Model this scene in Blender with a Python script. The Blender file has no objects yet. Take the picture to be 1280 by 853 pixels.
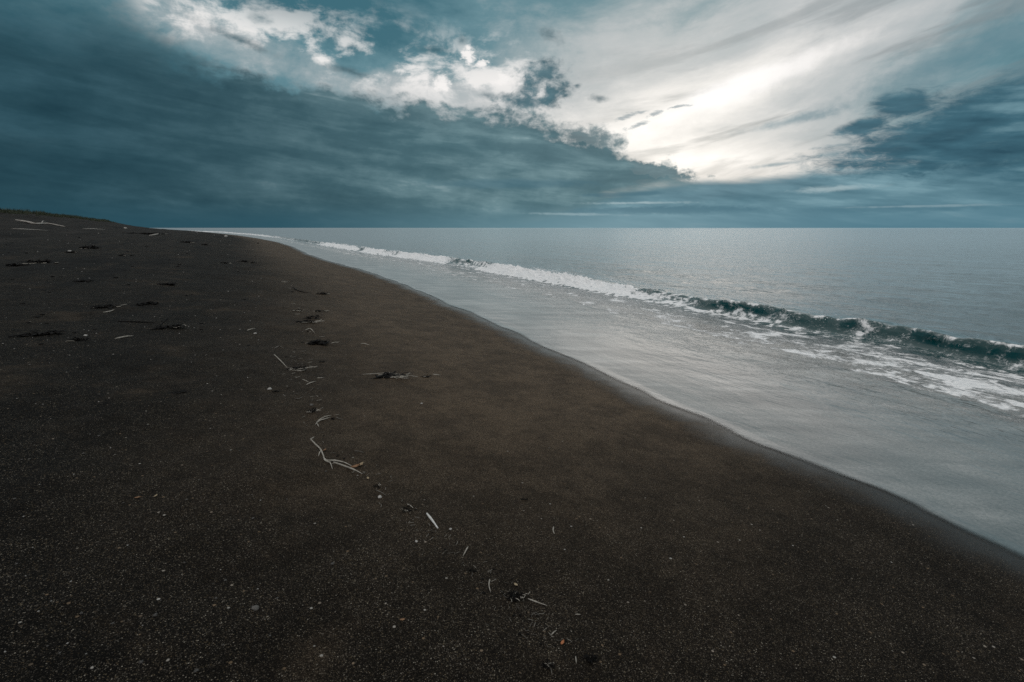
import bpy, math, random
import numpy as np

random.seed(7)
rng = np.random.default_rng(7)
scene = bpy.context.scene
COL = scene.collection

# ------------------------------------------------------------------ camera geometry
F = 640.0                                   # focal length in photo pixels (photo is 1280 wide)
PITCH = math.atan2(141.5, F)
CAM_H = 1.95
CP, SP = math.cos(PITCH), math.sin(PITCH)

def ray(px, py):
    x = (px - 640) / F
    u = (426.5 - py) / F
    return np.array([x, CP + u * SP, -SP + u * CP])

def azv(px, py):
    """photo direction -> azimuth and tan(elevation)"""
    r = ray(px, py)
    return math.atan2(r[0], r[1]), r[2] / math.hypot(r[0], r[1])

# ------------------------------------------------------------------ numpy noise
PERM = rng.permutation(4096)
GA = rng.random(4096) * 2 * math.pi
GX, GY = np.cos(GA), np.sin(GA)

def perlin(x, y):
    xi = np.floor(x).astype(np.int64); yi = np.floor(y).astype(np.int64)
    xf = x - xi; yf = y - yi
    def g(i, j, fx, fy):
        h = PERM[(PERM[i & 4095] + j) & 4095]
        return GX[h] * fx + GY[h] * fy
    u = xf * xf * xf * (xf * (xf * 6 - 15) + 10)
    v = yf * yf * yf * (yf * (yf * 6 - 15) + 10)
    a = g(xi, yi, xf, yf); b = g(xi + 1, yi, xf - 1, yf)
    c = g(xi, yi + 1, xf, yf - 1); d = g(xi + 1, yi + 1, xf - 1, yf - 1)
    return ((a + (b - a) * u) * (1 - v) + (c + (d - c) * u) * v) * 1.5

def fbm(x, y, n=4, gain=0.5):
    t = 0; a = 1.0
    for k in range(n):
        t = t + a * perlin(x + 17.3 * k, y - 9.1 * k)
        x = x * 2.03; y = y * 2.03; a *= gain
    return t

def sstep(a, b, x):
    t = np.clip((x - a) / (b - a), 0, 1)
    return t * t * (3 - 2 * t)

# ------------------------------------------------------------------ shore geometry
SH = math.radians(-27.0)
AL = (math.sin(SH), math.cos(SH))           # along the shore, away from the camera
AC = (math.cos(SH), -math.sin(SH))          # across, towards the sea

S0 = [-30000, -40, 0, 1.06, 1.94, 2.84, 3.92, 5.09, 6.57, 9.5, 14, 17.2, 23.8, 33, 42, 60, 79, 107, 155, 252, 500, 1500, 30000]
D0 = [4.0, 4.0, 4.08, 4.08, 4.12, 4.0, 4.07, 4.2, 4.2, 4.45, 4.6, 4.76, 4.8, 4.3, 4.06, 4.3, 3.9, 2.2, -1.8, -13, -60, -420, -12000]
SW = [-40, 2.9, 4.5, 6.3, 9.8, 11, 14.8, 20, 27, 33, 40, 65, 82, 110, 160, 260, 500, 1500]
DW = [9.0, 9.45, 9.7, 9.6, 9.85, 9.75, 10.0, 9.95, 10.1, 9.6, 8.8, 7.9, 7.2, 6.0, 2.5, -8.5, -55, -415]

def d_shore(s):
    return np.interp(s, S0, D0) + (0.09 * perlin(s * 0.45, s * 0 + 3.3) + 0.035 * perlin(s * 1.5, s * 0 + 6.3)) * sstep(120, 20, np.abs(s))

def d_wave(s):
    w = np.interp(s, SW, DW)
    return np.where(s > 1500, np.interp(s, S0, D0) + 5, w) + 0.16 * perlin(s * 0.5, s * 0 + 8.1) * sstep(160, 30, np.abs(s))

PE = [-30000, -60, -30, -12, -6, -2.5, -1, 0, 1, 2, 4, 6, 8, 10, 12, 16, 19, 21, 24, 28, 31, 34, 36, 40, 60, 200, 30000]
PZ = [-6, -4, -2.2, -.85, -.5, -.2, -.08, 0, .10, .21, .43, .64, .82, .96, 1.07, 1.35, 1.66, 2.0, 2.45, 3.0, 3.6, 4.2, 4.45, 4.6, 4.6, 4.2, 4.2]
_pe = np.array(PE, float); _pz = np.array(PZ, float)
_fe = np.linspace(-70, 80, 3001); _fz = np.interp(_fe, _pe, _pz)
_k = np.hanning(41); _k /= _k.sum()
_fzs = np.convolve(_fz, _k, 'same'); _fzs[:25] = _fz[:25]; _fzs[-25:] = _fz[-25:]

def profile(e):
    return np.where((e > -69) & (e < 79), np.interp(e, _fe, _fzs), np.interp(e, _pe, _pz))

def sand_z(x, y):
    s = x * AL[0] + y * AL[1]; d = x * AC[0] + y * AC[1]
    e = d_shore(s) - d
    z = profile(e)
    inland = sstep(0.5, 5, e)
    z = z + 0.035 * fbm(s * 0.22, e * 0.55, 3) * inland
    z = z + 0.017 * fbm(s * 1.1, e * 1.6, 3) * sstep(1.5, 5, e)
    z = z + 0.007 * fbm(s * 5.0, e * 6.0, 2) * sstep(2.2, 5.5, e)
    z = z + 0.12 * fbm(s * 0.06, e * 0.16, 3) * sstep(9, 16, e)      # old berm ledges
    z = z + 0.42 * fbm(s * 0.06, e * 0.14, 4) * sstep(19, 32, e)     # dune lumps
    z = z + 0.10 * perlin(e * 0.9 + 0.8 * perlin(s * 0.07, e * 0.1), s * 0.03) * sstep(10, 13, e) * sstep(24, 19, e)
    z = z + 0.004 * perlin(s * 0.9, e * 2.5) * sstep(0, .6, e) * sstep(4, 2, e)   # smooth swash lens
    return z

def ground_hit(px, py):
    """where the sight line through a photo pixel meets the sand"""
    r = ray(px, py)
    t = np.geomspace(0.8, 900, 1400)
    for _ in range(3):
        below = CAM_H + r[2] * t < sand_z(r[0] * t, r[1] * t)
        i = int(np.argmax(below)) if below.any() else len(t) - 1
        t = np.linspace(t[max(i - 1, 0)], t[i], 40)
    t = float(t[-1])
    x, y = r[0] * t, r[1] * t
    return np.array([x, y, float(sand_z(np.array([x]), np.array([y]))[0])]), t

# ------------------------------------------------------------------ material helpers
def srgb(r, g, b):
    def f(c):
        c /= 255.0
        return c / 12.92 if c <= 0.04045 else ((c + 0.055) / 1.055) ** 2.4
    return (f(r), f(g), f(b), 1.0)

class NT:
    """tiny expression builder for node trees"""
    def __init__(self, tree):
        self.t = tree; self.n = tree.nodes; self.l = tree.links
    def put(self, sock, v):
        if v is None: return
        if hasattr(v, 'is_output'): self.l.new(v, sock)
        else: sock.default_value = v
    def m(self, op, a, b=None, c=None, clamp=False):
        n = self.n.new('ShaderNodeMath'); n.operation = op; n.use_clamp = clamp
        self.put(n.inputs[0], a); self.put(n.inputs[1], b); self.put(n.inputs[2], c)
        return n.outputs[0]
    def add(self, *a):
        r = a[0]
        for b in a[1:]: r = self.m('ADD', r, b)
        return r
    def mul(self, *a):
        r = a[0]
        for b in a[1:]: r = self.m('MULTIPLY', r, b)
        return r
    def sub(self, a, b): return self.m('SUBTRACT', a, b)
    def mx(self, a, b): return self.m('MAXIMUM', a, b)
    def ss(self, lo, hi, x, o0=0.0, o1=1.0):
        n = self.n.new('ShaderNodeMapRange'); n.interpolation_type = 'SMOOTHSTEP'
        if isinstance(lo, float) and isinstance(hi, float) and lo > hi:
            lo, hi, o0, o1 = hi, lo, o1, o0
        self.put(n.inputs[0], x); self.put(n.inputs[1], lo); self.put(n.inputs[2], hi)
        n.inputs[3].default_value = o0; n.inputs[4].default_value = o1
        return n.outputs[0]
    def xyz(self, x, y, z=0.0):
        n = self.n.new('ShaderNodeCombineXYZ')
        for i, v in enumerate((x, y, z)): self.put(n.inputs[i], v)
        return n.outputs[0]
    def sep(self, v):
        n = self.n.new('ShaderNodeSeparateXYZ'); self.l.new(v, n.inputs[0])
        return n.outputs[0], n.outputs[1], n.outputs[2]
    def noise(self, vec, scale, detail=4.0, rough=0.5, dist=0.0, dim='3D'):
        n = self.n.new('ShaderNodeTexNoise'); n.noise_dimensions = dim
        self.l.new(vec, n.inputs['Vector'])
        n.inputs['Scale'].default_value = scale; n.inputs['Detail'].default_value = detail
        n.inputs['Roughness'].default_value = rough; n.inputs['Distortion'].default_value = dist
        return n.outputs[0]
    def mix(self, f, a, b):
        n = self.n.new('ShaderNodeMix'); n.data_type = 'RGBA'
        self.put(n.inputs[0], f); self.put(n.inputs[6], a); self.put(n.inputs[7], b)
        return n.outputs[2]
    def ramp(self, f, stops, interp='LINEAR'):
        n = self.n.new('ShaderNodeValToRGB'); n.color_ramp.interpolation = interp
        el = n.color_ramp.elements
        while len(el) < len(stops): el.new(0.5)
        for e, (p, c) in zip(el, stops): e.position = p; e.color = c
        self.l.new(f, n.inputs[0]); return n.outputs[0]
    def scale(self, col, k):
        n = self.n.new('ShaderNodeVectorMath'); n.operation = 'SCALE'
        self.l.new(col, n.inputs[0]); self.put(n.inputs['Scale'], k)
        return n.outputs[0]
    def curve(self, x, pts, xr, yr):
        """piecewise curve y(x) through pts"""
        f = self.n.new('ShaderNodeFloatCurve')
        c = f.mapping.curves[0]
        P = [((a - xr[0]) / (xr[1] - xr[0]), (b - yr[0]) / (yr[1] - yr[0])) for a, b in pts]
        P = [(0.0, P[0][1])] + P + [(1.0, P[-1][1])]
        while len(c.points) < len(P): c.points.new(0.5, 0.5)
        for q, (a, b) in zip(c.points, P): q.location = (a, b)
        f.mapping.update()
        u = self.m('DIVIDE', self.sub(x, xr[0]), xr[1] - xr[0], clamp=True)
        self.put(f.inputs['Value'], u)
        return self.add(self.mul(f.outputs[0], yr[1] - yr[0]), yr[0])

# ------------------------------------------------------------------ sky (world)
SUN_AZ, SUN_EL = math.radians(16.0), math.radians(13.0)

def build_world():
    w = bpy.data.worlds.new("World"); scene.world = w; w.use_nodes = True
    t = w.node_tree; t.nodes.clear(); N = NT(t)
    tc = t.nodes.new('ShaderNodeTexCoord')
    X, Y, Z = N.sep(tc.outputs['Generated'])
    hyp = N.m('SQRT', N.add(N.mul(X, X), N.mul(Y, Y), 1e-6))
    az = N.m('ARCTAN2', X, Y)
    v = N.mx(N.m('DIVIDE', Z, hyp), 0.0)

    flat_v = N.xyz(az, N.mul(v, 2.6), 1.0)          # lumpy low cloud, flattened
    puff_v = N.xyz(az, N.mul(v, 1.35), 5.0)
    band_v = N.xyz(N.mul(az, 0.75), N.add(N.mul(v, 4.6), N.mul(az, 0.5)), 9.0)

    gv = N.curve(az, [azv(*p) for p in [(300, 190), (560, 205), (720, 212), (800, 206), (866, 194), (930, 175), (1010, 146), (1100, 110), (1280, 40), (1500, -60)]], (-1.3, 1.3), (-0.3, 0.9))
    wv = N.sub(v, N.mul(gv, 0.85))
    n_streak = N.noise(N.xyz(N.mul(az, 1.0), N.mul(wv, 4.2), 3.0), 3.2, 6, 0.55, 0.35)
    n_wisp = N.noise(N.xyz(N.mul(az, 1.0), N.mul(wv, 2.0), 7.0), 6.0, 8, 0.62, 0.5)
    n_flat = N.noise(flat_v, 5.5, 7, 0.58, 0.3)
    n_puff = N.noise(puff_v, 15.0, 6, 0.62, 0.25)
    n_edge = N.noise(puff_v, 34.0, 4, 0.6, 0.2)
    n_fine = N.noise(puff_v, 62.0, 4, 0.62, 0.3)
    n_pf = N.add(N.mul(n_puff, 0.45), N.mul(n_edge, 0.75), N.mul(n_fine, 0.5), -0.35)
    n_wf = N.noise(N.xyz(az, N.mul(v, 2.6), 2.0), 30.0, 6, 0.68, 0.5)
    n_band = N.noise(band_v, 6.0, 6, 0.55, 0.5)
    n_band2 = N.noise(band_v, 17.0, 4, 0.5, 0.3)
    c = lambda n, k: N.mul(N.sub(n, 0.5), k)         # centred noise

    def blob(px, py, rx, ry, tilt=0.0):
        """normalised distance field of a soft ellipse: 1 in the middle, 0 on its rim, negative outside"""
        A, V = azv(px, py); rx /= F; ry /= F
        ct, st = math.cos(tilt), math.sin(tilt)
        da = N.sub(az, A); dv = N.sub(v, V)
        u = N.add(N.mul(da, ct / rx), N.mul(dv, st / rx))
        q = N.add(N.mul(da, -st / ry), N.mul(dv, ct / ry))
        return N.sub(1.0, N.m('SQRT', N.add(N.mul(u, u), N.mul(q, q))))

    def soft(b, k=1.0):
        return N.mul(N.ss(-0.45, 1.0, b), k)

    XR, YR = (-1.3, 1.3), (-0.3, 0.9)
    bank_top = N.curve(az, [azv(*p) for p in [(-220, -190), (-90, -60), (60, 4), (130, 14), (200, 48), (300, 84), (400, 106),
                                             (450, 117), (500, 126), (560, 137), (605, 134), (650, 138), (700, 151), (735, 158), (772, 176),
                                             (800, 197), (840, 206), (866, 220), (880, 232), (900, 262), (1000, 290)]], XR, YR)
    dtop = N.sub(bank_top, v)                         # >0 inside the bank

    # --- 1 high overcast: bright towards the hidden sun, teal away from it
    glow = N.add(soft(blob(830, 140, 420, 190, 0.25), 0.22),
                 soft(blob(790, 150, 160, 60, -0.1), 0.27),
                 soft(blob(925, 106, 170, 28, 0.28), 0.42),
                 soft(blob(875, 206, 130, 28, -0.1), 0.34),
                 soft(blob(1000, 206, 180, 24, 0.06), 0.40),
                 soft(blob(960, 180, 220, 50, 0.1), 0.20),
                 soft(blob(1080, 55, 300, 80, 0.3), 0.16),
                 soft(blob(760, 40, 260, 70, 0.1), 0.08),
                 soft(blob(960, 20, 460, 150, 0.3), 0.20),
                 soft(blob(560, 120, 180, 34, -0.2), 0.28),
                 soft(blob(370, 84, 190, 30, -0.28), 0.26),
                 soft(blob(215, 14, 100, 44, -0.4), 0.26),
                 soft(blob(455, 10, 170, 50, -0.1), -0.12),
                 soft(blob(1000, 165, 190, 60, 0.15), 0.12),
                 soft(blob(1270, 90, 260, 120, 0.3), -0.12))
    left = N.ss(0.05, -0.3, az)
    w = N.add(glow, c(n_streak, 0.46), c(n_wisp, 0.70), c(n_flat, 0.20), c(n_wf, 0.12), N.mul(left, N.add(c(n_puff, 0.45), c(n_edge, 0.2), -0.03)), 0.17)
    w = N.sub(w, N.mul(N.mx(N.sub(w, 0.62), 0.0), 0.52))        # roll off the highlights
    grey = N.ramp(w, [(0.05, srgb(52, 104, 118)), (0.30, srgb(92, 134, 145)), (0.50, srgb(144, 163, 168)),
                      (0.68, srgb(186, 191, 192)), (0.80, srgb(214, 213, 210)), (0.95, srgb(240, 237, 233))])
    # grey-brown streaky veils over the bright part
    veil = N.mul(N.ss(0.50, 0.66, N.noise(N.xyz(N.mul(az, 1.0), N.mul(wv, 6.5), 11.0), 3.0, 6, 0.58, 0.3)),
                 soft(blob(1040, 120, 330, 150, 0.3)))
    grey = N.mix(N.mul(veil, 0.62), grey, srgb(120, 130, 134))
    sky = t.nodes.new('ShaderNodeTexSky'); sky.sky_type = 'NISHITA'; sky.sun_disc = False
    sky.sun_elevation = SUN_EL; sky.sun_rotation = SUN_AZ
    sky.air_density = 1.0; sky.dust_density = 1.5; sky.ozone_density = 3.0
    col = N.scale(grey, 10.0)
    col = N.mix(0.035, col, sky.outputs[0])

    def layer(col, fac, rgb):
        if isinstance(rgb, tuple):
            rgb = tuple(10 * q for q in rgb[:3]) + (1.0,)
        else:
            rgb = N.scale(rgb, 10.0)
        return N.mix(fac, col, rgb)

    # bright cracks along the top of the bank
    crack = N.mul(N.ss(0.02, -0.05, dtop), N.ss(-0.17, -0.02, dtop), N.ss(*[float(q) for q in (azv(150, 60)[0], azv(230, 60)[0])], az),
                  N.ss(azv(720, 100)[0], azv(640, 100)[0], az))
    crack = N.mul(crack, N.ss(0.47, 0.58, N.add(N.mul(n_flat, 0.55), N.mul(n_puff, 0.45))))
    col = layer(col, crack, srgb(244, 241, 238))
    for (px, py, rx, ry, tl) in [(586, 70, 7, 10, .4), (602, 81, 7, 4, 0), (552, 104, 9, 8, .5), (630, 100, 12, 6, 0)]:
        col = layer(col, N.ss(-0.1, 0.6, N.add(blob(px, py, rx * 1.3, ry * 1.3, tl), c(n_fine, 2.2), c(n_wf, 1.5), -0.1)), srgb(246, 243, 240))
    # pale streak below the veils
    col = layer(col, N.mul(N.ss(0.0, 0.7, N.add(blob(945, 100, 110, 17, 0.30), c(n_puff, 1.2))), 0.85), srgb(243, 240, 237))

    # --- 2 lower blue-grey band under the bright opening, on the right
    lo_top = N.curve(az, [azv(*p) for p in [(600, 285), (780, 236), (860, 223), (930, 220), (1000, 214), (1080, 206), (1180, 198), (1280, 196), (1500, 190)]], XR, YR)
    lo = N.sub(N.add(lo_top, c(n_band2, 0.014)), v)
    locol = N.ramp(N.add(n_band, c(n_band2, 0.5)), [(0.30, srgb(74, 114, 129)), (0.5, srgb(94, 134, 148)), (0.66, srgb(120, 158, 170)), (0.8, srgb(160, 184, 190))])
    col = layer(col, N.mul(N.ss(-0.002, 0.016, lo), 0.95), locol)

    # --- 3 small dark clouds and the dark group at right
    darkc = N.ramp(N.add(n_flat, c(n_puff, 0.3)), [(0.32, srgb(40, 72, 84)), (0.5, srgb(58, 94, 106)), (0.72, srgb(98, 132, 142))])
    rcol = N.ramp(N.add(n_flat, c(n_band2, 0.5)), [(0.3, srgb(40, 76, 92)), (0.52, srgb(60, 102, 118)), (0.74, srgb(110, 148, 160))])
    def cloud(col, b, amp, rgb, k=0.95, sharp=0.4, nz=None):
        return layer(col, N.mul(N.ss(0.0, sharp, N.add(b, c(n_pf if nz is None else nz, amp), -0.12)), k), rgb)
    for q in [(1130, 130, 46, 20, .03), (1260, 128, 120, 30, .22), (1180, 172, 150, 32, .18), (1200, 190, 110, 22, .0), (1310, 175, 150, 44, .1), (1080, 158, 34, 11, .2)]:
        col = cloud(col, blob(*q), 2.2, rcol, 0.95, 0.55, N.add(N.mul(n_wf, 0.45), N.mul(n_flat, 0.55)))
    for q in [(1040, 193, 22, 5, .05), (970, 206, 45, 3.5, .08), (995, 150, 75, 8, .16), (1230, 60, 190, 22, .3)]:
        col = cloud(col, blob(*q), 1.0, srgb(96, 132, 144), 0.6, 0.9)
    for q in [(680, 92, 40, 22, -.2), (664, 108, 30, 18, 0), (694, 116, 32, 16, .1), (660, 128, 56, 16, 0)]:
        col = cloud(col, blob(*q), 1.7, darkc, 0.97, 0.8)
    for q in [(688, 45, 28, 12, -.5), (750, 123, 18, 7, -.1), (722, 107, 7, 4, 0), (545, 62, 28, 8, 0), (325, 22, 18, 9, 0), (610, 120, 18, 7, -.2),
              (578, 50, 9, 9, 0), (300, 50, 60, 7, -.3), (440, 90, 40, 8, -.2)]:
        col = cloud(col, blob(*q), 2.2, darkc, 0.8, 1.2, N.add(N.mul(n_pf, .6), N.mul(n_wf, .4)))
    for q in [(786, 145, 24, 4, .25), (818, 143, 10, 4, .3), (795, 158, 18, 4, .25), (850, 133, 20, 2.6, .1)]:
        col = cloud(col, blob(*q), 3.2, srgb(160, 168, 170), 0.9, 0.7, n_wf)

    # --- 4 the dark bank
    rag = N.mul(N.add(c(n_flat, 0.11), c(n_puff, 0.085), c(n_edge, 0.045), c(n_fine, 0.02)), N.ss(-0.70, -0.45, az, 0.35, 1.0))
    # the left end of the bank is soft, its right end ragged
    bank = N.ss(N.ss(-0.72, -0.42, az, -0.09, -0.006), N.ss(-0.72, -0.42, az, 0.10, 0.024), N.add(dtop, rag))
    lobe = N.ss(0.0, 0.7, N.add(blob(735, 174, 58, 20, -.2), c(n_pf, 1.7)))
    bank = N.mx(bank, N.mul(lobe, 0.9))
    bank = N.mx(bank, N.mul(N.ss(0.0, 0.3, N.add(blob(790, 213, 86, 12, -.13), c(n_pf, 1.3))), 0.95))
    low = N.curve(az, [azv(*p) for p in [(500, 300), (660, 278), (720, 262), (770, 243), (866, 224), (1000, 215)]], XR, YR)
    bank = N.mul(bank, N.ss(-0.03, 0.012, N.add(N.sub(v, low), c(n_band, 0.05), c(n_band2, 0.03))))
    right = N.ss(-0.75, 0.12, az)                     # lighter towards the glow
    bn = N.add(N.mul(n_band, 0.50), N.mul(n_flat, 0.50), c(n_band2, 0.16), c(n_puff, 0.20), c(n_wf, 0.10))
    dark = N.ramp(bn, [(0.34, srgb(26, 58, 70)), (0.5, srgb(36, 70, 82)), (0.66, srgb(48, 84, 97))])
    lite = N.ramp(bn, [(0.32, srgb(60, 94, 104)), (0.48, srgb(80, 114, 123)), (0.60, srgb(108, 140, 147)), (0.70, srgb(158, 181, 185))])
    bcol = N.mix(right, dark, lite)
    upper = N.mul(N.ss(0.30, 0.62, v), 0.35)
    bcol = N.mix(upper, bcol, srgb(80, 122, 134))
    col = layer(col, N.mul(bank, 0.97), bcol)

    # --- 5 horizon bands
    for q, k in [((840, 263, 150, 7.5, 0), 0.75), ((1110, 261, 120, 6, 0), 0.5), ((780, 243, 80, 4, .02), 0.45), ((640, 230, 150, 9, 0), .4)]:
        col = cloud(col, blob(*q), 1.1, srgb(66, 106, 122), k * 1.2, 0.6, n_wf)
    for q, k in [((720, 268, 90, 2.6, -.02), 0.5), ((790, 254, 90, 2.6, 0), 0.5), ((1040, 236, 60, 5, .03), 0.45), ((1150, 258, 90, 2, 0), .35)]:
        col = cloud(col, blob(*q), 1.6, srgb(176, 196, 200), k * 1.3, 0.8, n_wf)
    hz = N.ramp(N.ss(-1.0, 1.0, az), [(0.0, srgb(32, 70, 84)), (0.22, srgb(42, 84, 99)), (0.5, srgb(94, 132, 144)), (0.65, srgb(118, 152, 163)), (0.9, srgb(78, 122, 139))])
    hcol = N.scale(hz, 10.0)
    col = N.mix(N.mul(N.ss(0.055, 0.0, v), 0.85), col, hcol)

    # unseen overcast overhead and behind the camera, brightened to light foam and sand
    over = N.mx(N.ss(0.50, 1.1, v), N.ss(1.25, 2.0, N.m('ABSOLUTE', az)))
    ocol = N.ramp(N.add(n_flat, c(n_streak, 0.4)), [(0.3, (0.56, 0.57, 0.58, 1)), (0.7, (1.0, 0.975, 0.945, 1))])
    col = N.mix(N.mul(over, N.ss(0.0, 0.35, v, 0.35, 0.95)), col, N.scale(ocol, 10.0))
    # cloud veil in front of the hidden sun is brighter than the film could hold
    core = N.mul(soft(blob(850, 140, 300, 120, 0.2)), N.ss(0.62, 0.92, w), N.sub(1.0, bank), N.ss(0.0, 0.03, N.m('MULTIPLY', lo, -1.0)))
    col = N.scale(col, N.add(1.0, N.mul(core, 0.22)))
    bg = t.nodes.new('ShaderNodeBackground'); bg.inputs[1].default_value = 0.1
    out = t.nodes.new('ShaderNodeOutputWorld')
    hs = t.nodes.new('ShaderNodeHueSaturation'); hs.inputs['Saturation'].default_value = 0.95
    N.l.new(col, hs.inputs['Color']); col = hs.outputs[0]
    N.l.new(col, bg.inputs[0]); N.l.new(bg.outputs[0], out.inputs[0])
    try:
        bpy.data.worlds[0].cycles.sampling_method = 'MANUAL'; bpy.data.worlds[0].cycles.sample_map_resolution = 1024
    except Exception:
        pass

build_world()

sun_d = bpy.data.lights.new("sun", 'SUN'); sun_d.energy = 0.5; sun_d.angle = math.radians(150); sun_d.color = (1.0, 0.96, 0.92)
sun = bpy.data.objects.new("sun", sun_d); COL.objects.link(sun)
sun.rotation_euler = (math.radians(90) - SUN_EL, 0, math.radians(180) - SUN_AZ)   # shines towards the camera
sun.location = (10, 40, 20)

# ------------------------------------------------------------------ mesh helpers
def grid_mesh(name, X, Y, Z, attrs=None):
    n, m = X.shape
    co = np.stack([X, Y, Z], -1).reshape(-1, 3).astype(np.float32)
    i = np.arange(n * m).reshape(n, m)
    q = np.stack([i[:-1, :-1], i[:-1, 1:], i[1:, 1:], i[1:, :-1]], -1).reshape(-1, 4)
    me = bpy.data.meshes.new(name)
    me.vertices.add(len(co)); me.vertices.foreach_set('co', co.ravel())
    me.loops.add(q.size); me.loops.foreach_set('vertex_index', q.ravel().astype(np.int32))
    me.polygons.add(len(q)); me.polygons.foreach_set('loop_start', (np.arange(len(q)) * 4).astype(np.int32))
    me.polygons.foreach_set('loop_total', np.full(len(q), 4, np.int32))
    me.polygons.foreach_set('use_smooth', np.ones(len(q), bool))
    for k, a in (attrs or {}).items():
        at = me.attributes.new(k, 'FLOAT', 'POINT'); at.data.foreach_set('value', a.reshape(-1).astype(np.float32))
    me.update(); me.validate()
    return me

def link(name, me, mat, parent=None, loc=None):
    o = bpy.data.objects.new(name, me); COL.objects.link(o)
    if mat is not None and not me.materials: me.materials.append(mat)
    if parent is not None: o.parent = parent
    if loc is not None: o.location = loc
    return o

def tag(o, label=None, cat=None, group=None, kind=None):
    if label: o['label'] = label
    if cat: o['category'] = cat
    if group: o['group'] = group
    if kind: o['kind'] = kind
    return o

def new_mat(name):
    m = bpy.data.materials.new(name); m.use_nodes = True
    N = NT(m.node_tree); b = m.node_tree.nodes['Principled BSDF']
    return m, N, b

def attr(N, name):
    n = N.n.new('ShaderNodeAttribute'); n.attribute_name = name
    return n.outputs['Fac']

def bump(N, h, dist, strength=1.0, normal=None):
    n = N.n.new('ShaderNodeBump'); N.put(n.inputs['Height'], h)
    n.inputs['Distance'].default_value = dist; N.put(n.inputs['Strength'], strength)
    if normal is not None: N.l.new(normal, n.inputs['Normal'])
    return n.outputs[0]

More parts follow.
